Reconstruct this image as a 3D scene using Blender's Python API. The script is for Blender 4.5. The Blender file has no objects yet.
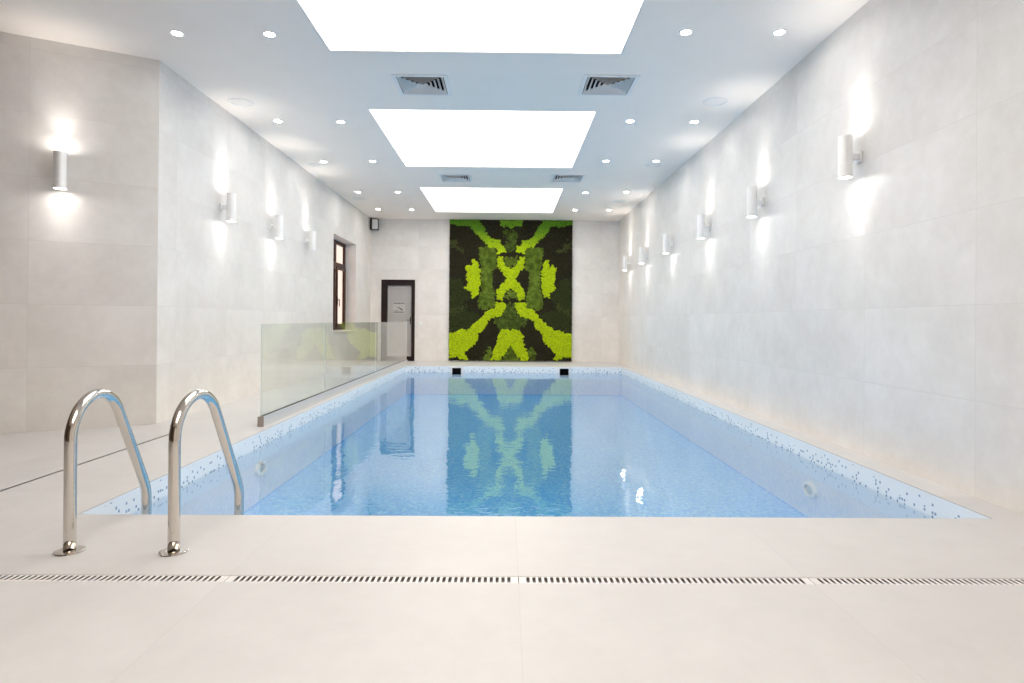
import bpy, bmesh, math, random
from mathutils import Matrix, Vector
random.seed(7)
sc = bpy.context.scene
COL = sc.collection
PI = math.pi

# ------------------------------------------------------------------ dimensions (metres; camera above the origin)
CEIL = 3.706
XR, XL, YB, YF = 2.928, -3.563, 16.184, -3.0        # right wall, left wall, back wall, wall behind the camera
PL, PR, PN, PF = -2.335, 2.698, 3.41, 14.43         # pool opening
WATER, BOTTOM = -0.14, -0.665
CORNER = (-3.563, 6.33)
ANG_END = (-6.914, 4.53)

# ------------------------------------------------------------------ materials
def new_mat(name):
    m = bpy.data.materials.new(name); m.use_nodes = True
    nt = m.node_tree; b = nt.nodes['Principled BSDF']
    return m, nt, b

def plain(name, col, rough=0.5, metal=0.0, spec=0.5, noise=0.0, nscale=20.0, bump=0.0):
    m, nt, b = new_mat(name)
    b.inputs['Roughness'].default_value = rough
    b.inputs['Metallic'].default_value = metal
    b.inputs['Specular IOR Level'].default_value = spec
    b.inputs['Base Color'].default_value = (*col, 1)
    if noise or bump:
        tc = nt.nodes.new('ShaderNodeTexCoord')
        n = nt.nodes.new('ShaderNodeTexNoise'); n.inputs['Scale'].default_value = nscale
        n.inputs['Detail'].default_value = 4
        nt.links.new(tc.outputs['Object'], n.inputs['Vector'])
        if noise:
            r = nt.nodes.new('ShaderNodeValToRGB')
            r.color_ramp.elements[0].position = 0.3; r.color_ramp.elements[1].position = 0.7
            r.color_ramp.elements[0].color = (*[c*(1-noise) for c in col], 1)
            r.color_ramp.elements[1].color = (*[min(1, c*(1+noise)) for c in col], 1)
            nt.links.new(n.outputs['Fac'], r.inputs['Fac']); nt.links.new(r.outputs['Color'], b.inputs['Base Color'])
        if bump:
            bp = nt.nodes.new('ShaderNodeBump'); bp.inputs['Strength'].default_value = bump; bp.inputs['Distance'].default_value = 0.01
            nt.links.new(n.outputs['Fac'], bp.inputs['Height']); nt.links.new(bp.outputs['Normal'], b.inputs['Normal'])
    return m

def emit(name, col, strength):
    m = bpy.data.materials.new(name); m.use_nodes = True
    nt = m.node_tree; nt.nodes.clear()
    o = nt.nodes.new('ShaderNodeOutputMaterial'); e = nt.nodes.new('ShaderNodeEmission')
    e.inputs['Color'].default_value = (*col, 1); e.inputs['Strength'].default_value = strength
    nt.links.new(e.outputs[0], o.inputs['Surface'])
    return m

class NT:
    """small helper to write node maths"""
    def __init__(s, nt): s.nt = nt
    def math(s, op, a, b=None, c=None, clamp=False):
        n = s.nt.nodes.new('ShaderNodeMath'); n.operation = op; n.use_clamp = clamp
        for i, v in enumerate((a, b, c)):
            if v is None: continue
            if isinstance(v, (int, float)): n.inputs[i].default_value = v
            else: s.nt.links.new(v, n.inputs[i])
        return n.outputs[0]
    def mix(s, fac, a, b):
        n = s.nt.nodes.new('ShaderNodeMix'); n.data_type = 'RGBA'
        for sock, v in ((n.inputs[0], fac), (n.inputs[6], a), (n.inputs[7], b)):
            if isinstance(v, tuple): sock.default_value = (*v, 1)
            elif isinstance(v, (int, float)): sock.default_value = v
            else: s.nt.links.new(v, sock)
        return n.outputs[2]
    def noise(s, vec, scale, detail=5, rough=0.55):
        n = s.nt.nodes.new('ShaderNodeTexNoise'); n.inputs['Scale'].default_value = scale
        n.inputs['Detail'].default_value = detail; n.inputs['Roughness'].default_value = rough
        s.nt.links.new(vec, n.inputs['Vector']); return n.outputs['Fac']

def tile_mat(name, dark, light, grout, axes, size, off, rough, gw=0.0025, mott=(1.6, 9.0), spec=0.5):
    """large porcelain tiles with a cloudy concrete look, thin joints"""
    m, nt, b = new_mat(name); N = NT(nt)
    tc = nt.nodes.new('ShaderNodeTexCoord'); sx = nt.nodes.new('ShaderNodeSeparateXYZ')
    nt.links.new(tc.outputs['Object'], sx.inputs[0])
    masks = []; cells = []
    for ax, sz, of in zip(axes, size, off):
        t = N.math('DIVIDE', N.math('SUBTRACT', sx.outputs[ax], of), sz)
        fr = N.math('FRACT', t)
        d = N.math('MINIMUM', fr, N.math('SUBTRACT', 1.0, fr))
        masks.append(N.math('LESS_THAN', d, gw / sz)); cells.append(N.math('FLOOR', t))
    g = N.math('MAXIMUM', *masks)
    cv = nt.nodes.new('ShaderNodeCombineXYZ'); nt.links.new(cells[0], cv.inputs[0]); nt.links.new(cells[1], cv.inputs[1])
    wn = nt.nodes.new('ShaderNodeTexWhiteNoise'); nt.links.new(cv.outputs[0], wn.inputs['Vector'])
    # every tile shows another piece of the cloud pattern
    sc_ = nt.nodes.new('ShaderNodeVectorMath'); sc_.operation = 'MULTIPLY_ADD'
    nt.links.new(wn.outputs['Color'], sc_.inputs[0]); sc_.inputs[1].default_value = (0.6, 0.6, 0.6)
    nt.links.new(tc.outputs['Object'], sc_.inputs[2])
    n1 = N.noise(sc_.outputs[0], mott[0], 6, 0.6); n2 = N.noise(sc_.outputs[0], mott[1], 5, 0.65)
    f = N.math('ADD', N.math('MULTIPLY', n1, 0.65), N.math('MULTIPLY', n2, 0.35))
    f = N.math('ADD', f, N.math('MULTIPLY', N.math('SUBTRACT', wn.outputs['Value'], 0.5), 0.10))
    mr = nt.nodes.new('ShaderNodeMapRange'); mr.inputs['From Min'].default_value = 0.33; mr.inputs['From Max'].default_value = 0.67
    nt.links.new(f, mr.inputs['Value'])
    c = N.mix(mr.outputs[0], dark, light)
    c = N.mix(g, c, grout)
    nt.links.new(c, b.inputs['Base Color'])
    b.inputs['Specular IOR Level'].default_value = spec
    r = N.math('ADD', N.math('MULTIPLY', n2, 0.10), rough - 0.05)
    nt.links.new(r, b.inputs['Roughness'])
    return m

def mosaic_mat():
    m, nt, b = new_mat('pool_mosaic'); N = NT(nt)
    T = 0.025
    tc = nt.nodes.new('ShaderNodeTexCoord')
    va = nt.nodes.new('ShaderNodeVectorMath'); va.operation = 'MULTIPLY_ADD'
    nt.links.new(tc.outputs['Object'], va.inputs[0]); va.inputs[1].default_value = (1/T,)*3; va.inputs[2].default_value = (0.75, 0.2, 0.1)
    fl = nt.nodes.new('ShaderNodeVectorMath'); fl.operation = 'FLOOR'; nt.links.new(va.outputs[0], fl.inputs[0])
    fr = nt.nodes.new('ShaderNodeVectorMath'); fr.operation = 'FRACTION'; nt.links.new(va.outputs[0], fr.inputs[0])
    sf = nt.nodes.new('ShaderNodeSeparateXYZ'); nt.links.new(fr.outputs[0], sf.inputs[0])
    ds = [N.math('ABSOLUTE', N.math('SUBTRACT', sf.outputs[i], 0.5)) for i in range(3)]
    dm = N.math('MAXIMUM', N.math('MAXIMUM', ds[0], ds[1]), ds[2])
    grout = N.math('GREATER_THAN', dm, 0.455)
    wn = nt.nodes.new('ShaderNodeTexWhiteNoise'); nt.links.new(fl.outputs[0], wn.inputs['Vector'])
    ad = nt.nodes.new('ShaderNodeVectorMath'); ad.operation = 'ADD'; nt.links.new(fl.outputs[0], ad.inputs[0]); ad.inputs[1].default_value = (31, 17, 53)
    wn2 = nt.nodes.new('ShaderNodeTexWhiteNoise'); nt.links.new(ad.outputs[0], wn2.inputs['Vector'])
    sp = nt.nodes.new('ShaderNodeSeparateXYZ'); nt.links.new(tc.outputs['Object'], sp.inputs[0])
    z = sp.outputs[2]
    ramp = nt.nodes.new('ShaderNodeValToRGB'); ramp.color_ramp.interpolation = 'CONSTANT'
    els = [(0.0, (.07, .42, .92)), (0.3, (.11, .50, .96)), (0.6, (.15, .57, .98)), (0.85, (.26, .66, .98))]
    while len(ramp.color_ramp.elements) < len(els): ramp.color_ramp.elements.new(0.5)
    for e, (p, c) in zip(ramp.color_ramp.elements, els): e.position = p; e.color = (*c, 1)
    nt.links.new(wn2.outputs['Value'], ramp.inputs['Fac'])
    # white band at the waterline with blue single tiles that thicken downwards
    p = nt.nodes.new('ShaderNodeMapRange'); p.inputs['From Min'].default_value = -0.015; p.inputs['From Max'].default_value = -0.15
    p.inputs['To Min'].default_value = 0.0; p.inputs['To Max'].default_value = 0.30; nt.links.new(z, p.inputs['Value'])
    dot = N.math('MULTIPLY', N.math('LESS_THAN', wn.outputs['Value'], p.outputs[0]), N.math('LESS_THAN', dm, 0.34))
    band = N.mix(dot, (.95, .95, .94), (.30, .38, .48))
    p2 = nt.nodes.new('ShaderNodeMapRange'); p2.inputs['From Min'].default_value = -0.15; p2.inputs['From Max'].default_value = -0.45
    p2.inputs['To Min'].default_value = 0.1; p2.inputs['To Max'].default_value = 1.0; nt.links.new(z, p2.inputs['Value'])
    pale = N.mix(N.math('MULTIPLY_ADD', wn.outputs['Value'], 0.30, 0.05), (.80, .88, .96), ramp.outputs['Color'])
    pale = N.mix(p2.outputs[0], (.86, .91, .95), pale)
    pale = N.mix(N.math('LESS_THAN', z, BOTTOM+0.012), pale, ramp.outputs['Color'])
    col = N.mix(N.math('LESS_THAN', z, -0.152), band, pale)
    col = N.mix(N.math('MULTIPLY', grout, 0.25), col, (.72, .80, .86))
    nt.links.new(col, b.inputs['Base Color'])
    b.inputs['Roughness'].default_value = 0.25
    return m

def water_mat():
    m = bpy.data.materials.new('pool_water'); m.use_nodes = True
    nt = m.node_tree; nt.nodes.clear(); N = NT(nt)
    o = nt.nodes.new('ShaderNodeOutputMaterial')
    g = nt.nodes.new('ShaderNodeBsdfTransparent'); g.inputs['Color'].default_value = (0.97, 0.99, 1.0, 1)
    gl = nt.nodes.new('ShaderNodeBsdfGlossy'); gl.inputs['Roughness'].default_value = 0.03
    fr = nt.nodes.new('ShaderNodeFresnel'); fr.inputs['IOR'].default_value = 1.333
    fac = N.math('MINIMUM', N.math('MULTIPLY', fr.outputs[0], 2.1), 0.49)
    tc = nt.nodes.new('ShaderNodeTexCoord')
    h = N.math('ADD', N.math('MULTIPLY', N.noise(tc.outputs['Object'], 2.2, 2, 0.4), 1.0), N.math('MULTIPLY', N.noise(tc.outputs['Object'], 9.0, 2, 0.5), 0.3))
    bp = nt.nodes.new('ShaderNodeBump'); bp.inputs['Strength'].default_value = 1.0; bp.inputs['Distance'].default_value = 0.0035
    nt.links.new(h, bp.inputs['Height'])
    for n in (gl,): nt.links.new(bp.outputs['Normal'], n.inputs['Normal'])
    mx = nt.nodes.new('ShaderNodeMixShader'); nt.links.new(fac, mx.inputs[0]); nt.links.new(g.outputs[0], mx.inputs[1]); nt.links.new(gl.outputs[0], mx.inputs[2])
    nt.links.new(mx.outputs[0], o.inputs['Surface'])
    return m

def glass_mat(name, tint):
    m = bpy.data.materials.new(name); m.use_nodes = True
    nt = m.node_tree; nt.nodes.clear()
    o = nt.nodes.new('ShaderNodeOutputMaterial'); mx = nt.nodes.new('ShaderNodeMixShader')
    t = nt.nodes.new('ShaderNodeBsdfTransparent'); t.inputs['Color'].default_value = (*tint, 1)
    g = nt.nodes.new('ShaderNodeBsdfGlossy'); g.inputs['Roughness'].default_value = 0.0
    N = NT(nt); lw = nt.nodes.new('ShaderNodeLayerWeight'); lw.inputs['Blend'].default_value = 0.5
    f = N.math('MULTIPLY_ADD', N.math('POWER', lw.outputs['Facing'], 11.0), 3.6, 0.022, clamp=True)     # Schlick, the same on both faces
    nt.links.new(f, mx.inputs[0]); nt.links.new(t.outputs[0], mx.inputs[1]); nt.links.new(g.outputs[0], mx.inputs[2])
    nt.links.new(mx.outputs[0], o.inputs['Surface'])
    return m

WALLD, WALLL, WALLG = (.74, .70, .662), (.86, .826, .795), (.725, .687, .65)
M = {
    'wall': tile_mat('wall_porcelain', WALLD, WALLL, WALLG, (0, 2), (1.2, 0.6), (0.35, 0.0), 0.42, gw=0.002, spec=0.3),
    'floor': tile_mat('floor_porcelain', (.585, .57, .56), (.655, .642, .632), (.575, .56, .55), (0, 1), (1.217, 1.217), (0.057, 2.62), 0.42, gw=0.0022),
    'ceiling': plain('ceiling_paint', (.975, .88, .795), 0.55, noise=0.01, nscale=3),
    'white': plain('white_enamel', (.88, .845, .81), 0.4, noise=0.01),
    'louver': plain('louver_paint', (.80, .745, .70), 0.45, noise=0.01),
    'dark': plain('dark_void', (.035, .03, .03), 0.7, noise=0.1),
    'black_plastic': plain('black_plastic', (.03, .03, .03), 0.4, noise=0.1),
    'grille_cloth': plain('speaker_grille', (.70, .69, .67), 0.7, noise=0.15, nscale=160),
    'speaker_grey': plain('ceiling_speaker_grille', (.89, .82, .76), 0.6, noise=0.03, nscale=200),
    'brown': plain('wenge_wood', (.018, .009, .008), 0.5, spec=0.25, noise=0.25, nscale=14),
    'wood_window': plain('brown_window_frame', (.060, .026, .018), 0.45, spec=0.3, noise=0.2, nscale=14),
    'leaf': plain('door_panel', (.44, .42, .41), 0.35, noise=0.02),
    'paper': plain('sign_paper', (.50, .485, .47), 0.5, noise=0.01),
    'ink': plain('sign_ink', (.05, .05, .05), 0.6, noise=0.1),
    'chrome': plain('polished_steel', (.70, .655, .60), 0.09, metal=1.0, noise=0.01),
    'steel': plain('brushed_steel', (.68, .66, .63), 0.32, metal=1.0, noise=0.04, nscale=60),
    'alu': plain('brushed_aluminium', (.92, .91, .90), 0.36, metal=0.25, noise=0.03, nscale=80),
    'cap': plain('channel_end_cap', (.40, .34, .30), 0.4, metal=0.3, noise=0.03),
    'glass_edge': plain('polished_glass_edge', (.80, .84, .80), 0.3, noise=0.02),
    'shoe': plain('anodised_channel', (.70, .68, .66), 0.42, metal=0.25, noise=0.03, nscale=40),
    'gasket': plain('rubber_gasket', (.06, .06, .06), 0.6, noise=0.1),
    'joint': plain('edge_joint', (.36, .31, .28), 0.5, noise=0.1),
    'grate': plain('drain_grate', (.76, .74, .72), 0.4, metal=0.0, noise=0.03, nscale=40),
    'trough': plain('drain_trough', (.012, .010, .009), 0.6, noise=0.2),
    'panel': emit('luminous_ceiling', (1.0, 0.945, 0.875), 3.0),
    'lamp': emit('downlight_lens', (1.0, 0.965, 0.92), 90.0),
    'sconce_lens': emit('sconce_lens', (1.0, 0.965, 0.92), 32.0),
    'dead_lens': plain('unlit_lens', (.75, .75, .75), 0.3, noise=0.01),
    'mosaic': mosaic_mat(), 'water': water_mat(),
    'glass': glass_mat('clear_glass', (.955, .972, .955)),
    'pane': glass_mat('window_glass', (.95, .93, .91)),
    'lime': plain('lime_moss', (.42, .55, .010), 0.9, spec=0.1, noise=0.22, nscale=26),
    'green': plain('bright_green_moss', (.17, .34, .022), 0.9, spec=0.1, noise=0.25, nscale=26),
    'mid': plain('olive_moss', (.105, .155, .020), 0.9, spec=0.1, noise=0.5, nscale=9),
    'deep': plain('deep_green_moss', (.034, .044, .015), 0.95, spec=0.1, noise=0.3, nscale=30),
    'black_moss': plain('dark_moss', (.027, .025, .014), 0.95, spec=0.1, noise=0.35, nscale=30),
    'dark_reflect': tile_mat('brown_for_chrome_reflection', (.10, .07, .05), (.17, .12, .09), (.05, .035, .025), (0, 2), (0.9, 3.9), (0, 0), 0.4),  # brown added on walls out of view, so the chrome rails reflect something dark
    'ring': plain('underwater_lamp_ring', (.80, .86, .86), 0.3, noise=0.01),
    'lens_blue': plain('underwater_lens', (.30, .50, .62), 0.15, noise=0.05),
}

# ------------------------------------------------------------------ mesh helpers
def obj(name, bm, mat, parent=None, smooth=False, loc=None):
    me = bpy.data.meshes.new(name)
    bmesh.ops.recalc_face_normals(bm, faces=bm.faces[:])
    bm.to_mesh(me); bm.free()
    if smooth:
        for p in me.polygons: p.use_smooth = True
    me.materials.append(mat)
    o = bpy.data.objects.new(name, me); COL.objects.link(o)
    if parent: o.parent = parent
    if loc: o.location = loc
    return o

def auto_smooth(o, ang=35):
    """keep hard edges sharp on a smooth-shaded mesh"""
    bm = bmesh.new(); bm.from_mesh(o.data)
    for e in bm.edges:
        e.smooth = not (len(e.link_faces) == 2 and e.calc_face_angle(0) > math.radians(ang))
    for f in bm.faces: f.smooth = True
    bm.to_mesh(o.data); bm.free(); return o

def box(bm, x0, x1, y0, y1, z0, z1, bevel=0.0):
    r = bmesh.ops.create_cube(bm, size=1.0)
    vs = r['verts']
    for v in vs:
        v.co = Vector(((x0+x1)/2 + v.co.x*(x1-x0), (y0+y1)/2 + v.co.y*(y1-y0), (z0+z1)/2 + v.co.z*(z1-z0)))
    if bevel:
        es = list({e for v in vs for e in v.link_edges})
        bmesh.ops.bevel(bm, geom=es, offset=bevel, segments=2, profile=0.5, affect='EDGES')

def lathe(bm, prof, n=32, center=(0, 0, 0)):
    """revolve (r, z) profile about Z; r = 0 closes with a pole"""
    rings = []
    for r, z in prof:
        if r < 1e-6: rings.append([bm.verts.new((center[0], center[1], center[2]+z))])
        else: rings.append([bm.verts.new((center[0]+r*math.cos(2*PI*i/n), center[1]+r*math.sin(2*PI*i/n), center[2]+z)) for i in range(n)])
    for a, b in zip(rings, rings[1:]):
        for i in range(n):
            j = (i+1) % n
            if len(a) == 1 and len(b) == 1: continue
            if len(a) == 1: bm.faces.new((a[0], b[i], b[j]))
            elif len(b) == 1: bm.faces.new((a[i], a[j], b[0]))
            else: bm.faces.new((a[i], a[j], b[j], b[i]))

def tube(bm, pts, r, n=20, cap=True):
    pts = [Vector(p) for p in pts]; rings = []
    t0 = (pts[1]-pts[0]).normalized(); nrm = t0.orthogonal().normalized()
    for i, p in enumerate(pts):
        t = ((pts[min(i+1, len(pts)-1)] - pts[max(i-1, 0)])).normalized()
        nrm = (nrm - t*nrm.dot(t)).normalized(); bi = t.cross(nrm)
        rings.append([bm.verts.new(p + r*(math.cos(2*PI*k/n)*nrm + math.sin(2*PI*k/n)*bi)) for k in range(n)])
    for a, b in zip(rings, rings[1:]):
        for k in range(n): bm.faces.new((a[k], a[(k+1) % n], b[(k+1) % n], b[k]))
    if cap: bm.faces.new(rings[0]); bm.faces.new(rings[-1])

def slab(bm, us, vs, holes, place, depth):
    """flat slab over sorted grid lines with rectangular holes; place(u, v, d) gives the point, d = 0 is the room face"""
    U = sorted(set(us + [h[0] for h in holes] + [h[1] for h in holes])); V = sorted(set(vs + [h[2] for h in holes] + [h[3] for h in holes]))
    solid = lambda i, j: 0 <= i < len(U)-1 and 0 <= j < len(V)-1 and not any(h[0] < (U[i]+U[i+1])/2 < h[1] and h[2] < (V[j]+V[j+1])/2 < h[3] for h in holes)
    cache = {}
    def vt(u, v, d):
        k = (round(u, 5), round(v, 5), d)
        if k not in cache: cache[k] = bm.verts.new(place(u, v, d))
        return cache[k]
    for i in range(len(U)-1):
        for j in range(len(V)-1):
            if not solid(i, j): continue
            u0, u1, v0, v1 = U[i], U[i+1], V[j], V[j+1]
            bm.faces.new([vt(u0, v0, 0), vt(u1, v0, 0), vt(u1, v1, 0), vt(u0, v1, 0)])
            bm.faces.new([vt(u0, v0, depth), vt(u0, v1, depth), vt(u1, v1, depth), vt(u1, v0, depth)])
            for di, dj, a, b in ((-1, 0, (u0, v0), (u0, v1)), (1, 0, (u1, v0), (u1, v1)), (0, -1, (u0, v0), (u1, v0)), (0, 1, (u0, v1), (u1, v1))):
                if not solid(i+di, j+dj):
                    bm.faces.new([vt(*a, 0), vt(*b, 0), vt(*b, depth), vt(*a, depth)])

def thing(name, label, cat, loc=(0, 0, 0), rz=0.0, group=None):
    o = bpy.data.objects.new(name, None); COL.objects.link(o)
    o.empty_display_size = 0.1
    o.location = loc; o.rotation_euler = (0, 0, rz)
    o['label'] = label; o['category'] = cat
    if group: o['group'] = group
    return o

def dup(root, loc, rz, label, group=None):
    r = root.copy(); COL.objects.link(r); r.location = loc; r.rotation_euler = (0, 0, rz); r['label'] = label
    if group: r['group'] = group
    def rec(src, dst):
        for ch in list(src.children):
            c = ch.copy(); COL.objects.link(c); c.parent = dst; rec(ch, c)
    rec(root, r)
    return r

def struct(o, label=None):
    o['kind'] = 'structure'
    if label: o['label'] = label
    return o

# ------------------------------------------------------------------ the room shell
DG = [-2.365, -1.151, 0.057, 1.282, 2.497]          # joints of the front drain grates
DY0, DY1 = 2.541, 2.611
holes = [(PL-.004, PR+.004, PN, PF+.004), (DG[0], DG[-1], DY0, DY1), (-3.135, -3.112, 1.2, 5.86)]
bm = bmesh.new()
slab(bm, [-7.05, XR], [YF, YB], holes, lambda u, v, d: (u, v, -d), 0.024)
struct(obj('floor', bm, M['floor']), 'pale beige porcelain tiled pool deck')

PAN = [(-1.34, 1.53), (3.20, 6.067), (7.736, 10.608), (12.275, 15.071)]   # luminous ceiling panels, along Y
PX0, PX1 = -1.7606, 1.1127
DIFF = [(-0.96, 6.92), (1.105, 6.87), (-0.965, 11.44), (1.10, 11.36)]
holes = [(PX0, PX1, a, b) for a, b in PAN] + [(x-.262, x+.262, y-.262, y+.262) for x, y in DIFF]
bm = bmesh.new()
slab(bm, [-7.05, XR], [YF, YB], holes, lambda u, v, d: (u, v, CEIL+d), 0.10)
struct(obj('ceiling', bm, M['ceiling']), 'white flat ceiling')

def wall(name, p0, p1, holes=(), thick=0.30, label=None):
    """p0 -> p1 runs left to right as seen from inside the room; local X along, local -Y into the room"""
    L = math.hypot(p1[0]-p0[0], p1[1]-p0[1]); a = math.atan2(p1[1]-p0[1], p1[0]-p0[0])
    bm = bmesh.new(); slab(bm, [0, L], [-0.02, CEIL+0.02], list(holes), lambda u, v, d: (u, d, v), thick)
    o = obj(name, bm, M['wall']); o.location = (p0[0], p0[1], 0); o.rotation_euler = (0, 0, a)
    return struct(o, label)
DX0, DX1, DZ1 = -3.285, -2.405, 2.125               # door opening
WY0, WY1, WZ0, WZ1 = 12.70, 14.60, 0.80, 2.84       # window opening
wall('wall_back', (XL-0.3, YB), (XR+0.3, YB), [(DX0-XL+0.3, DX1-XL+0.3, -0.03, DZ1)])
wall('wall_right', (XR, YB), (XR, YF), label='long right wall of pale grey porcelain tiles')
wall('wall_left', CORNER, (XL, YB), [(WY0-CORNER[1], WY1-CORNER[1], WZ0, WZ1)], label='long left wall with the window')
wall('wall_angled', ANG_END, CORNER, label='angled wall at the left edge with one lamp')
o = wall('wall_side', (ANG_END[0], YF), ANG_END); o.data.materials[0] = M['dark_reflect']  # unseen wall, given added brown to darken the ladder's reflections
wall('wall_front', (XR, YF), (-0.6, YF))
o = wall('wall_rear', (-0.6, YF), (ANG_END[0], YF)); o.data.materials[0] = M['dark_reflect']  # unseen left part behind the camera, browned for the chrome's dark side

# joint lines along the two long pool edges
for i, (x0, x1) in enumerate(((PR+0.0005, PR+0.0055), (PL-0.0045, PL-0.0005))):
    bm = bmesh.new(); box(bm, x0, x1, PN, PF, -0.0004, 0.0012)
    struct(obj('trim_%d' % (i+1), bm, M['joint']), 'thin dark joint along the pool edge')

# ------------------------------------------------------------------ the pool basin: walls with thickness, floor, two skimmer holes
SK = [(-1.160, 0), (1.350, 0)]
SW, SZ0, SZ1 = 0.118, -0.205, -0.030
def basin_wall(bm, a, b, inward, holes=()):
    ax = Vector((b[0]-a[0], b[1]-a[1])); L = ax.length; ax.normalize(); nx = Vector(inward)
    slab(bm, [0, L], [BOTTOM, -0.024], list(holes), lambda u, v, d: (a[0]+ax.x*u-nx.x*d, a[1]+ax.y*u-nx.y*d, v), 0.15)
    if not (inward[1] > 0): slab(bm, [0, L], [-0.0238, -0.0006], [], lambda u, v, d: (a[0]+ax.x*u-nx.x*d, a[1]+ax.y*u-nx.y*d, v), 0.0035)
bm = bmesh.new()
basin_wall(bm, (PL, PN), (PL, PF), (1, 0)); basin_wall(bm, (PR, PN), (PR, PF), (-1, 0))
basin_wall(bm, (PL, PN), (PR, PN), (0, 1))
basin_wall(bm, (PL, PF), (PR, PF), (0, -1), [(x-SW-PL, x+SW-PL, SZ0, SZ1) for x, _ in SK])
box(bm, PL-0.15, PR+0.15, PN-0.15, PF+0.15, BOTTOM-0.15, BOTTOM)
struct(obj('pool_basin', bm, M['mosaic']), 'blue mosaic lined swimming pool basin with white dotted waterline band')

bm = bmesh.new()
vs = [bm.verts.new(p) for p in ((PL, PN, WATER), (PR, PN, WATER), (PR, PF, WATER), (PL, PF, WATER))]
bm.faces.new(vs)
w = obj('pool_water', bm, M['water']); w['kind'] = 'stuff'; w['label'] = 'still clear blue water filling the swimming pool'; w['category'] = 'water'

# ------------------------------------------------------------------ luminous ceiling panels
for i, (a, b) in enumerate(PAN):
    lab = ['luminous white ceiling panel above the near deck behind the camera', 'largest luminous white ceiling panel nearest the camera, cut by the top of the photo',
           'middle luminous white square panel between the two pairs of air diffusers', 'farthest luminous white ceiling panel, just before the moss wall'][i]
    cx, cy = (PX0+PX1)/2, (a+b)/2; hx, hy = (PX1-PX0)/2-0.001, (b-a)/2-0.001
    t = thing('ceiling_light_panel', lab, 'ceiling light', (cx, cy, CEIL), 0, 'luminous ceiling panels')
    bm = bmesh.new(); box(bm, -hx+.012, hx-.012, -hy+.012, hy-.012, 0.030, 0.055); obj('light_diffuser', bm, M['panel'], t)
    bm = bmesh.new(); slab(bm, [-hx, hx], [-hy, hy], [(-hx+.012, hx-.012, -hy+.012, hy-.012)], lambda u, v, d: (u, v, 0.002+d), 0.075)
    obj('frame', bm, M['white'], t)

# ------------------------------------------------------------------ recessed downlights
def make_downlight(loc, label, group):
    t = thing('downlight', label, 'downlight', loc, 0, group)
    bm = bmesh.new(); lathe(bm, [(.046, -.001), (.046, -.006), (.056, -.007), (.061, -.003), (.061, 0.0), (.046, -.0005)], 32)
    auto_smooth(obj('trim_ring', bm, M['white'], t))
    bm = bmesh.new(); lathe(bm, [(0, -.0035), (.046, -.0035), (.046, -.0005), (0, -.0005)], 32); obj('lamp_lens', bm, M['lamp'], t)
    return t
ordn = ['nearest', 'second nearest', 'third from the camera', 'fourth from the camera', 'farthest']
rows = [('left outer row along the left wall', [(-3.06, 5.716), (-3.06, 8.23), (-3.075, 10.33), (-3.085, 12.77), (-3.08, 14.72)]),
        ('left inner row beside the luminous panels', [(-2.21, 5.714), (-2.225, 8.225), (-2.245, 10.26), (-2.265, 12.735), (-2.285, 14.74)]),
        ('right inner row beside the luminous panels', [(1.603, 5.58), (1.598, 8.08), (1.606, 10.11), (1.592, 12.61), (1.596, 14.61)]),
        ('right outer row along the right wall', [(2.448, 5.56), (2.440, 8.075), (2.422, 10.08), (2.412, 12.53), (2.398, 14.57)])]
first = None
for rn, pts in rows:
    for k, (x, y) in enumerate(pts):
        lab = '%s round lit downlight of the %s' % (ordn[k], rn)
        if first is None: first = make_downlight((x, y, CEIL), lab, 'recessed ceiling downlights')
        else: dup(first, (x, y, CEIL), 0, lab)

# ------------------------------------------------------------------ round flush ceiling speakers
def make_cspk(loc, label):
    t = thing('ceiling_speaker', label, 'ceiling speaker', loc, 0, 'round ceiling speakers')
    bm = bmesh.new(); lathe(bm, [(.118, 0), (.120, -.004), (.128, -.011), (.140, -.009), (.146, 0)], 48)
    auto_smooth(obj('rim', bm, M['white'], t), 60)
    bm = bmesh.new(); lathe(bm, [(0, -.012), (.05, -.0115), (.09, -.009), (.112, -.0045), (.112, 0), (0, 0)], 48)
    auto_smooth(obj('grille', bm, M['speaker_grey'], t))
    return t
cs = [(-3.245, 7.52, 'round white ceiling speaker nearest the camera on the left side'), (-3.262, 10.58, 'middle round white ceiling speaker along the left wall'),
      (-3.235, 13.46, 'farthest round white ceiling speaker along the left wall'), (2.465, 7.33, 'round white ceiling speaker nearest the camera on the right side'),
      (2.44, 10.34, 'middle round white ceiling speaker along the right wall'), (2.44, 13.5, 'farthest round white ceiling speaker along the right wall')]
c0 = make_cspk((cs[0][0], cs[0][1], CEIL), cs[0][2])
for x, y, lab in cs[1:]: dup(c0, (x, y, CEIL), 0, lab)

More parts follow.
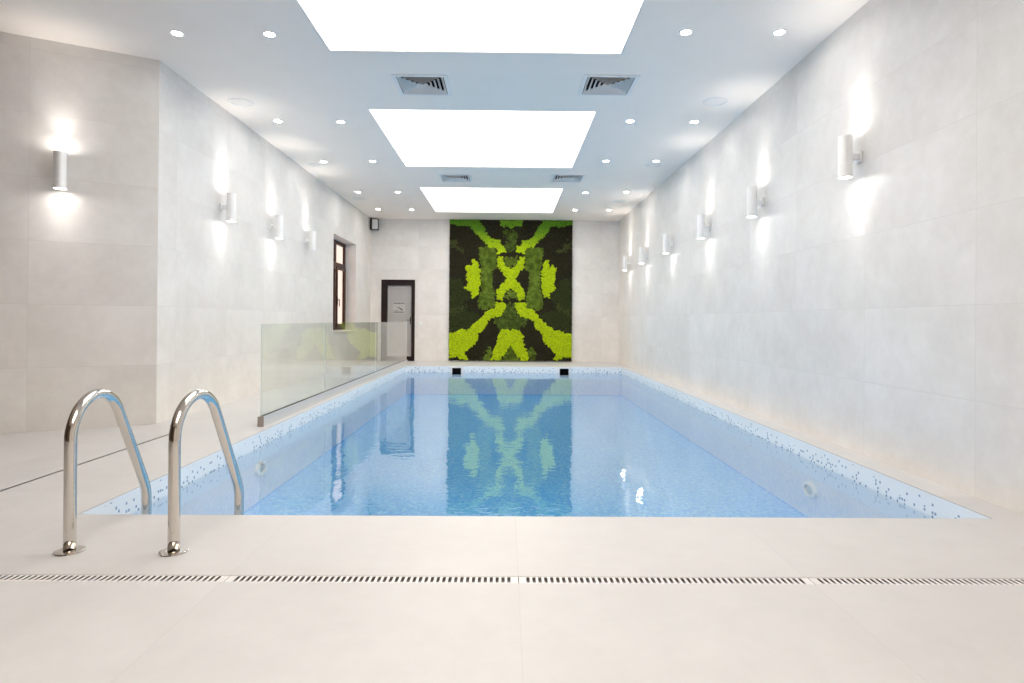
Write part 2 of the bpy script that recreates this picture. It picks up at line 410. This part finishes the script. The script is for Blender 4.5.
# ------------------------------------------------------------------ square four-way air diffusers
def sq_ring(bm, a0, z0, a1, z1, th):
    """a sloping square louvre: outer half size a0 at z0 to inner half size a1 at z1, th thick"""
    def ring(a, z): return [bm.verts.new((sx*a, sy*a, z)) for sx, sy in ((-1, -1), (1, -1), (1, 1), (-1, 1))]
    A, B, Cc, D = ring(a0, z0), ring(a1, z1), ring(a1, z1+th), ring(a0, z0+th)
    for P, Q in ((A, B), (B, Cc), (Cc, D), (D, A)):
        for k in range(4): bm.faces.new((P[k], P[(k+1) % 4], Q[(k+1) % 4], Q[k]))
def make_diffuser(loc, label):
    t = thing('air_diffuser', label, 'air vent', loc, 0, 'square ceiling air diffusers')
    bm = bmesh.new(); slab(bm, [-.30, .30], [-.30, .30], [(-.258, .258, -.258, .258)], lambda u, v, d: (u, v, -.010+d), 0.0095); obj('frame', bm, M['white'], t)
    for k in range(5):
        a = .250-.047*k
        bm = bmesh.new(); sq_ring(bm, a, -.009, a-.033, .026, .003); obj('louver', bm, M['louver'], t)
    bm = bmesh.new(); sq_ring(bm, .022, -.008, .002, .012, .003); obj('centre_cone', bm, M['louver'], t)
    bm = bmesh.new()
    slab(bm, [-.26, .26], [-.26, .26], [(-.255, .255, -.255, .255)], lambda u, v, d: (u, v, .001+d), 0.16)
    box(bm, -.26, .26, -.26, .26, .161, .166); obj('plenum_box', bm, M['dark'], t)
    return t
dl = ['square slatted air diffuser on the left between the nearest and middle luminous panels', 'square slatted air diffuser on the right between the nearest and middle luminous panels',
      'small far air diffuser on the left between the middle and farthest luminous panels', 'small far air diffuser on the right between the middle and farthest luminous panels']
d0 = make_diffuser((*DIFF[0], CEIL), dl[0])
for (x, y), lab in list(zip(DIFF, dl))[1:]: dup(d0, (x, y, CEIL), 0, lab)

# ------------------------------------------------------------------ cylindrical up-and-down wall lamps (local +X leaves the wall)
SOFF, SR, SH = 0.128, 0.054, 0.172
def make_sconce(loc, rz, label, up=True, down=True):
    t = thing('wall_lamp', label, 'wall lamp', loc, rz, 'cylindrical wall lamps')
    bm = bmesh.new(); box(bm, 0.0005, .018, -.036, .036, -.045, .045, .004); auto_smooth(obj('wall_plate', bm, M['alu'], t))
    bm = bmesh.new(); box(bm, .016, SOFF-SR+.004, -.018, .018, -.026, .026, .003); auto_smooth(obj('bracket', bm, M['alu'], t))
    bm = bmesh.new()
    lathe(bm, [(SR-.005, -SH+.012), (SR-.005, -SH), (SR, -SH), (SR, SH), (SR-.005, SH), (SR-.005, SH-.012)], 40, (SOFF, 0, 0))
    auto_smooth(obj('lamp_body', bm, M['alu'], t))
    for s, on in ((1, up), (-1, down)):
        bm = bmesh.new(); z = s*(SH-.006)
        lathe(bm, [(0, z-.003), (SR-.006, z-.003), (SR-.006, z+.003), (0, z+.003)], 32, (SOFF, 0, 0))
        obj('lamp_lens', bm, M['sconce_lens' if on else 'dead_lens'], t)
        if on:
            l = bpy.data.lights.new('beam', 'SPOT'); l.energy = 10.0 if s > 0 else 4.0; l.color = (1.0, .965, .92)
            l.spot_size = math.radians(80); l.spot_blend = 1.0; l.shadow_soft_size = 0.04
            lo = bpy.data.objects.new('beam', l); COL.objects.link(lo); lo.parent = t
            lo.location = (SOFF, 0, s*(SH+.004)); lo.rotation_euler = (PI if s > 0 else 0, 0, 0)
    return t
SZ = 2.458
s0 = make_sconce((XR, 5.105, SZ), PI, 'silver cylinder wall lamp on the right wall nearest the camera')
rl = ['second silver cylinder wall lamp from the camera on the right wall', 'third silver cylinder wall lamp from the camera on the right wall', None,
      'fifth silver cylinder wall lamp from the camera, second farthest on the right wall', 'farthest silver cylinder wall lamp on the right wall near the back corner']
for y, lab in zip((7.055, 8.915, 10.90, 12.86, 14.66), rl):
    if lab: dup(s0, (XR, y, SZ), PI, lab)
make_sconce((XR, 10.90, SZ), PI, 'silver cylinder wall lamp on the right wall with no upward glow', up=False)
dup(s0, (XL, 7.71, SZ), 0, 'silver cylinder wall lamp first past the corner on the long left wall')
dup(s0, (XL, 9.33, SZ), 0, 'middle silver cylinder wall lamp on the long left wall')
make_sconce((XL, 10.94, SZ), 0, 'silver cylinder wall lamp nearest the window with no downward glow', down=False)
ang = math.atan2(CORNER[1]-ANG_END[1], CORNER[0]-ANG_END[0]); ux, uy = math.cos(ang), math.sin(ang)
sa = 0.80
dup(s0, (CORNER[0]-ux*sa, CORNER[1]-uy*sa, SZ), ang-PI/2, 'silver cylinder wall lamp alone on the angled wall at the left')

# ------------------------------------------------------------------ the moss picture on the back wall
MX0, MX1, MZ0, MZ1 = -1.505, 1.700, 0.030, 3.698
PXC = 510.75
def pip(x, y, poly):
    c = False; j = len(poly)-1
    for i in range(len(poly)):
        xi, yi = poly[i]; xj, yj = poly[j]
        if (yi > y) != (yj > y) and x < (xj-xi)*(y-yi)/(yj-yi)+xi: c = not c
        j = i
    return c
mir = lambda P: [(2*PXC-x, y) for x, y in P]
both = lambda P: P + [(2*PXC-x, y) for x, y in reversed(P)]
arm_top = [(449, 220), (478.6, 220), (480.8, 224.7), (484, 228), (485, 232.3), (488.3, 236.6), (491.6, 239.3), (499.2, 240.4), (500.8, 246.3), (504.6, 246.9), (505.7, 252.3), (497, 254.5), (495.9, 248.5), (488.3, 247.4), (482.9, 241), (477.5, 236.6), (473.2, 231.2), (469.4, 226.3), (462.3, 227.4), (449, 224.1)]
top_mid = both([(498.6, 220), (500.8, 225.8), (503.5, 227.4), (505, 225.5), (510.75, 229)])
leaf = [(471, 259.9), (473.7, 259.3), (477.5, 262.6), (479.7, 270.2), (480.2, 280), (479.1, 290), (478.5, 294.5), (475.5, 297), (472, 298), (471.5, 293.5), (468, 290.5), (464.5, 288.3), (468, 284), (465.6, 277), (466.5, 272.5), (464.5, 268.7), (469.5, 265.3), (471.5, 267.5), (473, 263.5)]
cross = both([(497.3, 257.5), (502.5, 257), (504, 264), (508, 268), (510.75, 269.5), (510.75, 288), (508, 290), (503.5, 294), (502.5, 300.5), (497, 299), (497, 290.5), (500, 286.5), (507, 279.5), (503, 273.5), (497.5, 267)][:4] + [(510.75, 269.5)])
cross = [(497.3, 257.5), (502.5, 257), (504, 264), (508, 268), (510.75, 269.5), (513.5, 268), (517.5, 264), (519, 257), (524.2, 257.5), (524, 267), (518.5, 273.5), (514.5, 279.5), (521.5, 286.5), (524.5, 290.5), (524.5, 299), (519, 300.5), (518, 294), (513.5, 290), (510.75, 288), (508, 290), (503.5, 294), (502.5, 300.5), (497, 299), (497, 290.5), (500, 286.5), (507, 279.5), (503, 273.5), (497.5, 267)]
arm_low = [(495.6, 303), (505.7, 303), (505.1, 310.3), (500.6, 316.4), (492.9, 317.5), (487.3, 321.4), (486.7, 324.7), (482.8, 330.8), (478.4, 333.6), (477.3, 342.5), (471.2, 347), (464.5, 353.7), (467.8, 359.5), (462.8, 359.5), (456, 356.6), (449, 357.2), (449, 333), (457.2, 332.5), (461.7, 329.2), (467.3, 330.8), (472.3, 325.8), (481.7, 317.5), (487.8, 309.7), (495, 308.6)]
low_mid = [(510.75, 330.5), (508.5, 328.4), (506.2, 330.6), (502.3, 329.5), (497.9, 335.9), (496.8, 345.9), (492.9, 351.4), (494, 354.8), (490.5, 360), (499.5, 360), (505.7, 353.7), (509, 347), (510.75, 344.5), (512.5, 347), (515.8, 353.7), (522, 360), (531, 360), (527.5, 354.8), (528.6, 351.4), (524.7, 345.9), (523.6, 335.9), (519.2, 329.5), (515.3, 330.6), (513, 328.4)]
col_mid = [(478, 247), (488, 247.5), (496, 249), (497, 257), (496.5, 265), (497, 268), (492.3, 272), (492, 283), (492.5, 288), (494.5, 290), (495, 300), (495, 307), (488, 309.5), (484, 310.5), (478.5, 308), (478, 299), (481, 290), (481, 270), (479, 258)]
mid_top = both([(505.7, 231), (503, 229), (506, 240), (505.5, 246), (506.5, 252.5)])
mid_v = both([(503.5, 257.5), (505, 264), (510.75, 269)])
mid_low_v = both([(504.5, 294), (505, 299.4), (510.75, 299.4)]) + [(510.75, 288)]
mid_low = [(506.2, 303.6), (505.7, 310.3), (501.8, 317), (493.5, 321.4), (496, 325), (502.9, 329.2), (510.75, 331), (518.6, 329.2), (525.5, 325), (528, 321.4), (519.7, 317), (515.8, 310.3), (515.3, 303.6)]
mid_foot = [(510.75, 345), (505, 354.5), (499.5, 361), (522, 361), (516.5, 354.5)]
foot_side = [(489.5, 346), (493.5, 352), (494, 355), (490, 361), (484, 361), (486, 353)]
deep_side = [(449, 309), (456, 306), (468, 310), (481, 314), (476, 322), (467.5, 329.5), (461, 328.5), (457, 331.5), (449, 332)]
deep_edge = [(449, 280), (462, 279), (470, 299), (460, 307), (449, 308)]
olive_a = [(450.5, 241), (455, 241), (458, 247.5), (465, 250.5), (462, 254.5), (458, 251.5), (451.5, 249)]
olive_b = [(449, 308.5), (456, 310), (463, 304), (465.5, 306.5), (458, 313), (452, 315), (449, 314)]
deep_top = [(478, 240), (483, 242.5), (487, 247), (478.5, 247)]
# (name, label, material, polygon, relief)
patches = []
for side, f in (('left', lambda P: P), ('right', mir)):
    patches += [('moss_patch', 'lime side leaf of moss, %s' % side, 'lime', f(leaf), .055), ('moss_patch', 'green-to-lime upper arm of moss, %s' % side, 'armtop', f(arm_top), .050),
                ('moss_patch', 'lime lower arm of moss, %s' % side, 'lime', f(arm_low), .050), ('moss_patch', 'olive column of moss, %s' % side, 'mid', f(col_mid), .035)]
patches += [('moss_patch', 'lime crossing of moss at the centre', 'lime', cross, .055), ('moss_patch', 'bright green moss at the top centre', 'green', top_mid, .045),
            ('moss_patch', 'lime forked foot of moss at the bottom centre', 'lime', low_mid, .055)]
low_prio = [('moss_patch', 'olive moss below the top centre', 'mid2', mid_top, .035), ('moss_patch', 'olive moss wedge above the crossing', 'mid', mid_v, .035), ('moss_patch', 'olive moss wedge below the crossing', 'mid', mid_low_v, .035),
            ('moss_patch', 'olive moss above the forked foot', 'mid2', mid_low, .035), ('moss_patch', 'olive moss inside the forked foot', 'mid', mid_foot, .035)]
for side, f in (('left', lambda P: P), ('right', mir)):
    low_prio += [('moss_patch', 'olive speck of upper moss, %s' % side, 'deep2', f(olive_a), .035), ('moss_patch', 'olive speck of lower moss, %s' % side, 'deep2', f(olive_b), .035),
                 ('moss_patch', 'deep green moss beside the foot, %s' % side, 'mid', f(foot_side), .03), ('moss_patch', 'deep green moss above the lower arm, %s' % side, 'deep', f(deep_side), .03),
                 ('moss_patch', 'deep green moss at the edge, %s' % side, 'deep', f(deep_edge), .03)]
allp = patches + low_prio
M['mid2'] = plain('olive_dark_green_moss', (.075, .110, .020), 0.9, spec=0.1, noise=0.5, nscale=9)
M['deep2'] = plain('olive_dark_moss', (.055, .065, .022), 0.95, spec=0.1, noise=0.3, nscale=30)
# arm colour runs from grass green at the ceiling to lime at the centre (the moss itself is dyed so)
def arm_mat():
    m, nt, b = new_mat('green_to_lime_moss'); N = NT(nt)
    tc = nt.nodes.new('ShaderNodeTexCoord'); s = nt.nodes.new('ShaderNodeSeparateXYZ'); nt.links.new(tc.outputs['Object'], s.inputs[0])
    z = N.math('ADD', s.outputs[2], N.math('MULTIPLY', N.noise(tc.outputs['Object'], 5.0, 3), 0.3))
    mr = nt.nodes.new('ShaderNodeMapRange'); mr.inputs['From Min'].default_value = 3.60; mr.inputs['From Max'].default_value = 3.0
    nt.links.new(z, mr.inputs['Value'])
    c = N.mix(mr.outputs[0], (.12, .27, .022), (.48, .64, .010))
    nz = N.math('ADD', N.math('MULTIPLY', N.noise(tc.outputs['Object'], 26.0, 4), 0.9), 0.55)
    vm = nt.nodes.new('ShaderNodeVectorMath'); vm.operation = 'SCALE'; nt.links.new(c, vm.inputs[0]); nt.links.new(nz, vm.inputs['Scale'])
    nt.links.new(vm.outputs[0], b.inputs['Base Color']); b.inputs['Roughness'].default_value = 0.9; b.inputs['Specular IOR Level'].default_value = 0.1
    return m
M['armtop'] = arm_mat()
ibm = bmesh.new(); bmesh.ops.create_icosphere(ibm, subdivisions=1, radius=1.0)
ibm.verts.ensure_lookup_table(); IV = [v.co.copy() for v in ibm.verts]; IFc = [[v.index for v in f.verts] for f in ibm.faces]; ibm.free()
buf = {i: ([], []) for i in range(-1, len(allp))}
mcx = (MX0+MX1)/2
STEP = 0.046
rowi = 0; zz = MZ0+0.02
while zz < MZ1-0.012:
    xx = MX0+0.018+(STEP/2 if rowi % 2 else 0)
    while xx < MX1-0.012:
        jx, jz = xx+random.uniform(-.012, .012), zz+random.uniform(-.012, .012)
        px = 449+(jx-MX0)/(MX1-MX0)*123.5; py = 220.5+(MZ1-jz)/(MZ1-MZ0)*140.0
        k = -1; ox, oz = random.gauss(0, 1.3), random.gauss(0, 1.3)
        for i, p in enumerate(allp):
            if pip(px+(0 if i < len(patches) else ox), py+(0 if i < len(patches) else oz), p[3]): k = i; break
        rel = .028 if k < 0 else allp[k][4]
        V, F = buf[k]; base = len(V)
        R = Matrix.Rotation(random.uniform(0, 6.28), 3, Vector((random.uniform(-1, 1), random.uniform(-1, 1), random.uniform(-1, 1))).normalized())
        s = random.uniform(.031, .041); dy = -(0.030+rel*random.uniform(.35, 1.0))
        for v in IV:
            q = R @ v; n = 1+random.uniform(-.22, .22)
            V.append((min(max(jx-mcx+q.x*s*n, MX0-mcx-.004), MX1-mcx+.004), dy+q.y*s*.9*n, min(max(jz+q.z*s*n, MZ0-.004), MZ1+.004)))
        F += [[base+a for a in f] for f in IFc]
        xx += STEP
    zz += STEP*0.866; rowi += 1
t = thing('moss_wall', 'tall green preserved moss panel with a symmetrical lime pattern on the back wall', 'moss panel', (mcx, YB, 0))
bm = bmesh.new(); box(bm, MX0-mcx, MX1-mcx, -.032, -.001, MZ0, MZ1); obj('backing_board', bm, M['black_moss'], t)
for k, (V, F) in buf.items():
    if not V: continue
    name, lab, mk = ('dark_moss', None, 'black_moss') if k < 0 else allp[k][:3]
    me = bpy.data.meshes.new(name); me.from_pydata(V, [], F); me.materials.append(M[mk])
    o = bpy.data.objects.new(name, me); COL.objects.link(o); o.parent = t
    if lab: o['label'] = lab

# ------------------------------------------------------------------ door in the back wall
d = thing('door_1', 'dark brown framed white door', 'door', ((DX0+DX1)/2, YB, 0)); struct(d); del d['category']
hw = (DX1-DX0)/2-0.002
bm = bmesh.new()
slab(bm, [-hw, hw], [0.001, DZ1-.002], [(-hw+.150, hw-.085, .115, DZ1-.145)], lambda u, v, e: (u, -.015+e, v), 0.15)
obj('door_frame', bm, M['brown'], d)
bm = bmesh.new(); box(bm, -hw+.145, hw-.08, .07, .11, .11, DZ1-.14, .002)
lf = obj('door_leaf', bm, M['leaf'], d)
bm = bmesh.new()
slab(bm, [-hw+.155, hw-.092], [.122, DZ1-.152], [(-hw+.20, hw-.15, .22, DZ1-.22)], lambda u, v, e: (u, .062+e, v), 0.008)
obj('leaf_border', bm, M['paper'], lf)
bm = bmesh.new(); box(bm, hw-.135, hw-.108, .052, .0615, .97, 1.15, .003); box(bm, hw-.215, hw-.115, .028, .042, 1.06, 1.078, .004); box(bm, hw-.128, hw-.115, .03, .06, 1.06, 1.078)
obj('door_handle', bm, M['black_plastic'], lf)
# paper notice: dark heading row, small swoosh drawing, dark caption row
sx = -2.83-(DX0+DX1)/2
bm = bmesh.new(); box(bm, sx-.16, sx+.16, .066, .0695, 1.235, 1.545)
sg = obj('notice', bm, M['paper'], lf)
bm = bmesh.new()
x = sx-.145
while x < sx+.13:
    wd = random.uniform(.012, .024); box(bm, x, x+wd, .0645, .066, 1.495, 1.522); x += wd+.008
x = sx-.145
while x < sx+.13:
    wd = random.uniform(.012, .024); box(bm, x, x+wd, .0645, .066, 1.262, 1.290); x += wd+.008
for k in range(9):
    a = k/8; box(bm, sx-.05+.12*a, sx-.03+.12*a, .0645, .066, 1.385-.07*a*a, 1.402-.05*a*a)
box(bm, sx-.10, sx-.02, .0645, .066, 1.318, 1.328)
obj('printing', bm, M['ink'], sg)
# ------------------------------------------------------------------ window in the left wall
wn = thing('window_1', 'narrow brown framed window in the left wall', 'window', (XL, (WY0+WY1)/2, 0)); struct(wn); del wn['category']
hl = (WY1-WY0)/2-.002; tz = 2.30; mu = 13.76-(WY0+WY1)/2
P_ = lambda u, v, e: (-.248-e, u, v)
leafs = [(-hl+.07, mu-.06), (mu+.06, hl-.07)]
bm = bmesh.new(); slab(bm, [-hl, hl], [WZ0+.035, WZ1-.002], [(a, b, z0, z1) for a, b in leafs for z0, z1 in ((WZ0+.11, tz-.05), (tz+.05, WZ1-.08))], P_, 0.05)
fr = obj('window_frame', bm, M['wood_window'], wn)
for a, b in leafs:
    bm = bmesh.new(); slab(bm, [a-.02, b+.02], [WZ0+.09, tz-.03], [(a+.06, b-.06, WZ0+.17, tz-.11)], lambda u, v, e: (-.225-e, u, v), 0.0225)
    obj('sash', bm, M['wood_window'], fr)
    for z0, z1 in ((WZ0+.10, tz-.04), (tz+.04, WZ1-.07)):
        bm = bmesh.new(); box(bm, -.280, -.272, a-.01, b+.01, z0, z1); obj('pane', bm, M['pane'], fr)
q = mu+.085
bm = bmesh.new(); box(bm, -.2245, -.212, q-.016, q+.016, 1.40, 1.56, .003); box(bm, -.214, -.178, q-.008, q+.008, 1.50, 1.52); box(bm, -.186, -.170, q-.010, q+.010, 1.36, 1.52, .004)
obj('window_handle', bm, M['black_plastic'], wn)
bm = bmesh.new(); box(bm, -.224, .035, -hl, hl, WZ0+.002, WZ0+.033, .006); obj('window_sill', bm, M['white'], wn)

# ------------------------------------------------------------------ loudspeaker high in the back left corner
t = thing('corner_speaker', 'small loudspeaker with a pale grille high in the back left corner', 'speaker', (-3.455, YB, 3.40))
bm = bmesh.new(); box(bm, -.100, .100, -.20, -.045, 0, .285, .012); auto_smooth(obj('cabinet', bm, M['black_plastic'], t))
bm = bmesh.new(); box(bm, -.040, .108, -.222, -.201, .012, .273, .008); auto_smooth(obj('grille', bm, M['grille_cloth'], t))
bm = bmesh.new(); box(bm, -.03, .03, -.046, -.001, .10, .19, .004); auto_smooth(obj('bracket', bm, M['steel'], t))
# light switch right of the door
t = thing('light_switch', 'small white light switch on the wall right of the door', 'light switch', (-2.245, YB, .985))
bm = bmesh.new(); box(bm, -.042, .042, -.010, -.0005, -.042, .042, .003); auto_smooth(obj('faceplate', bm, M['white'], t))
bm = bmesh.new(); box(bm, -.028, .028, -.014, -.0102, -.028, .028, .0015); auto_smooth(obj('rocker', bm, M['ring'], t))

# ------------------------------------------------------------------ skimmers in the far pool wall
for x, lab in zip((SK[0][0], SK[1][0]), ('skimmer opening in the far pool wall below the left edge of the moss panel', 'skimmer opening in the far pool wall below the right edge of the moss panel')):
    t = thing('pool_skimmer', lab, 'pool skimmer', (x, PF, SZ0), 0, 'pool skimmers')
    h = SZ1-SZ0
    bm = bmesh.new(); slab(bm, [-.168, .168], [-.03, h+.024], [(-.104, .104, .012, h-.008)], lambda u, v, e: (u, -.008+e, v), 0.0075)
    obj('faceplate', bm, M['white'], t)
    bm = bmesh.new()
    slab(bm, [-SW+.001, SW-.001], [.001, h-.001], [(-.104, .104, .012, h-.008)], lambda u, v, e: (u, .0+e, v), 0.26)
    box(bm, -SW+.001, SW-.001, .26, .275, .001, h-.001)
    obj('throat', bm, M['dark'], t)

# ------------------------------------------------------------------ underwater lamps in the long pool walls
def make_pool_lamp(loc, rz, label):
    t = thing('underwater_lamp', label, 'pool light', loc, rz, 'underwater lamps')
    bm = bmesh.new(); lathe(bm, [(.075, .0005), (.075, .022), (.09, .030), (.122, .024), (.130, .010), (.130, .0005)], 40)
    o = auto_smooth(obj('ring', bm, M['ring'], t)); o.rotation_euler = (0, PI/2, 0); o.scale = (.55, .92, 1)
    bm = bmesh.new(); lathe(bm, [(0, .016), (.05, .014), (.0745, .008), (.0745, .0005), (0, .0005)], 40)
    o = auto_smooth(obj('lens', bm, M['lens_blue'], t)); o.rotation_euler = (0, PI/2, 0); o.scale = (.55, .92, 1)
    return t
ul = make_pool_lamp((PR, 5.44, -0.397), PI, 'round white ringed underwater lamp in the right pool wall')
dup(ul, (PL, 5.90, -0.345), 0, 'round underwater lamp in the left pool wall')

# ------------------------------------------------------------------ pool ladder
RX = (-2.008, -1.53); RR = 0.0258; BY, VY = 2.87, 3.515
t = thing('pool_ladder', 'polished steel pool ladder with two arched handrails at the near pool edge', 'pool ladder', (sum(RX)/2, BY, 0))
half = (RX[1]-RX[0])/2
def rail_path():
    cy, cz, r = 0.198, 0.505, 0.198
    pts = [(0, 0, z) for z in (0.002, .1, .2, .3, .4, .46)]
    ex, ez = VY-BY, 0.118                            # lower bend
    dx, dz = ex-cy, ez-cz; D = math.hypot(dx, dz)    # tangent from the arc to the bend
    th = math.atan2(dz, dx)+math.acos(r/D)
    n = 22
    for i in range(n+1):
        a = PI+(th-PI)*i/n
        pts.append((0, cy+r*math.cos(a), cz+r*math.sin(a)))
    sy, sz = pts[-1][1], pts[-1][2]
    tx, tz_ = (ex-sy), (ez-sz); L = math.hypot(tx, tz_); tx /= L; tz_ /= L
    for f in (.2, .4, .6, .8): pts.append((0, sy+tx*L*f, sz+tz_*L*f))
    q = 0.06
    p0 = (ex-tx*q, ez-tz_*q); p2 = (ex, ez-q)
    for i in range(7):
        s = i/6; pts.append((0, (1-s)**2*p0[0]+2*s*(1-s)*ex+s*s*p2[0], (1-s)**2*p0[1]+2*s*(1-s)*ez+s*s*p2[1]))
    for z in (-.1, -.3, -.5, -.62): pts.append((0, ex, z))
    return pts
RP = rail_path()
for s in (-1, 1):
    bm = bmesh.new(); tube(bm, [(s*(half+.022*y/(VY-BY)), y, z) for _, y, z in RP], RR, 28)
    rl_ = obj('handrail', bm, M['chrome'], t, smooth=True)
    bm = bmesh.new(); lathe(bm, [(RR+.0005, .002), (RR+.0005, .0085), (.034, .0085), (.052, .0075), (.0625, .0045), (.0635, .001), (RR+.0005, .0008)], 48, (s*half, 0, 0))
    auto_smooth(obj('flange', bm, M['chrome'], rl_), 50)
for z in (-.28, -.50):
    bm = bmesh.new(); box(bm, -half-.022+RR-.003, half+.022-RR+.003, VY-BY-.035, VY-BY+.04, z-.012, z+.012, .005); auto_smooth(obj('tread', bm, M['steel'], t))

# ------------------------------------------------------------------ glass balustrade along the left pool edge
GX, GY0, GY1, GT = -2.445, 6.185, 15.10, 1.028
t = thing('glass_balustrade', 'frameless clear glass balustrade in a low metal channel along the left pool edge', 'balustrade', (GX, GY0, 0))
L = GY1-GY0
bm = bmesh.new()
for x0, x1 in ((-.030, -.0085), (.0085, .030)): box(bm, x0, x1, 0, L, .0005, .100)
box(bm, -.0085, .0085, 0, L, .0005, .020); 
obj('base_channel', bm, M['shoe'], t)
bm = bmesh.new(); box(bm, -.0305, .0305, -.004, -.0002, .0005, .101); obj('end_cap', bm, M['cap'], t)
bm = bmesh.new()
for x0, x1 in ((-.0125, -.0065), (.0065, .0125)): box(bm, x0, x1, .002, L-.002, .098, .106)
obj('gasket', bm, M['gasket'], t)
seams = [0.0, 2.17, 5.40, L]
for a, b in zip(seams, seams[1:]):
    bm = bmesh.new(); box(bm, -.006, .006, a+.003, b-.003, .021, GT, .0008); g = obj('glass_panel', bm, M['glass'], t)
    g.data.materials.append(M['glass_edge'])
    for p in g.data.polygons:
        if abs(p.normal.x) < 0.9: p.material_index = 1

# ------------------------------------------------------------------ linear drains
t = thing('drain_channel', 'dark drain trough under the slotted grates across the near deck', 'drain channel', ((DG[0]+DG[-1])/2, (DY0+DY1)/2, -.092))
hx = (DG[-1]-DG[0])/2-.001; hy = (DY1-DY0)/2-.001
bm = bmesh.new(); slab(bm, [-hx, hx], [-hy, hy], [(-hx+.004, hx-.004, -hy+.004, hy-.004)], lambda u, v, e: (u, v, e), .066); box(bm, -hx, hx, -hy, hy, -.030, 0)
obj('trough', bm, M['trough'], t)
def make_grate(x0, x1, label):
    t = thing('drain_grate', label, 'drain grate', ((x0+x1)/2, (DY0+DY1)/2, 0), 0, 'slotted drain grates')
    h = (x1-x0)/2-.0015; n = 47; m = .026; p = (2*h-2*m)/n
    hs = [(-h+m+p*(k+.5)-.0066, -h+m+p*(k+.5)+.0066, -.0285, .0265) for k in range(n)]
    bm = bmesh.new(); slab(bm, [-h, h], [-hy, hy-.0040], hs, lambda u, v, e: (u, v, -e), .0022)
    obj('grate_plate', bm, M['grate'], t)
    bm = bmesh.new(); slab(bm, [-h, h], [-hy, hy], [(-h-.01, h+.01, -hy-.01, hy-.0036)], lambda u, v, e: (u, v, -e), .016)
    obj('edge_frame', bm, M['joint'], t); return t
gl = ['slotted drain grate at the left edge, in front of the ladder', 'slotted drain grate left of the middle, right of the ladder', 'slotted drain grate right of the middle', 'slotted drain grate at the right edge']
for k in range(4): make_grate(DG[k], DG[k+1], gl[k])
t = thing('slot_drain', 'thin dark slot drain line in the left deck running towards the angled wall', 'slot drain', (-3.1235, 3.53, -.024))
bm = bmesh.new(); hy = 2.329
box(bm, -.0105, .0105, -hy, hy, -.02, .016); obj('slot_bed', bm, M['trough'], t)
bm = bmesh.new(); box(bm, -.0112, -.0095, -hy, hy, .0165, .0245); box(bm, .0095, .0112, -hy, hy, .0165, .0245); obj('slot_edge', bm, M['steel'], t)

# ------------------------------------------------------------------ world, camera, view
w = bpy.data.worlds.new('outside'); sc.world = w; w.use_nodes = True
bg = w.node_tree.nodes['Background']; bg.inputs['Color'].default_value = (1.0, .80, .72, 1); bg.inputs['Strength'].default_value = 1.1
f_px, yaw, pitch, roll, cyp = 617.9646, .0085, .0026, .0076, 318.8355
c, s = math.cos, math.sin
r = Vector((c(yaw), -s(yaw), 0)); F0 = Vector((s(yaw), c(yaw), 0)); up = Vector((0, 0, 1))
Fw = F0*c(pitch)+up*s(pitch); U = -F0*s(pitch)+up*c(pitch)
R2 = r*c(roll)+U*s(roll); U2 = U*c(roll)-r*s(roll)
cam = bpy.data.cameras.new('camera'); co = bpy.data.objects.new('camera', cam); COL.objects.link(co)
co.matrix_world = Matrix(((R2.x, U2.x, -Fw.x, 0), (R2.y, U2.y, -Fw.y, 0), (R2.z, U2.z, -Fw.z, 1.08), (0, 0, 0, 1)))
cam.sensor_width = 36; cam.lens = f_px/1024*36; cam.shift_y = -(341.5-cyp)/1024
cam.clip_start = 0.05; cam.clip_end = 100
sc.camera = co
vs_ = sc.view_settings
sc.display_settings.display_device = 'sRGB'
vs_.view_transform = 'Standard'; vs_.look = 'None'; vs_.gamma = 1.0; vs_.use_curve_mapping = False; vs_.exposure = 0.66
cy = sc.cycles
cy.use_denoising = True; cy.max_bounces = 12; cy.diffuse_bounces = 6; cy.glossy_bounces = 5; cy.transmission_bounces = 8; cy.transparent_max_bounces = 16
cy.sample_clamp_indirect = 8.0; cy.caustics_refractive = True; cy.caustics_reflective = False
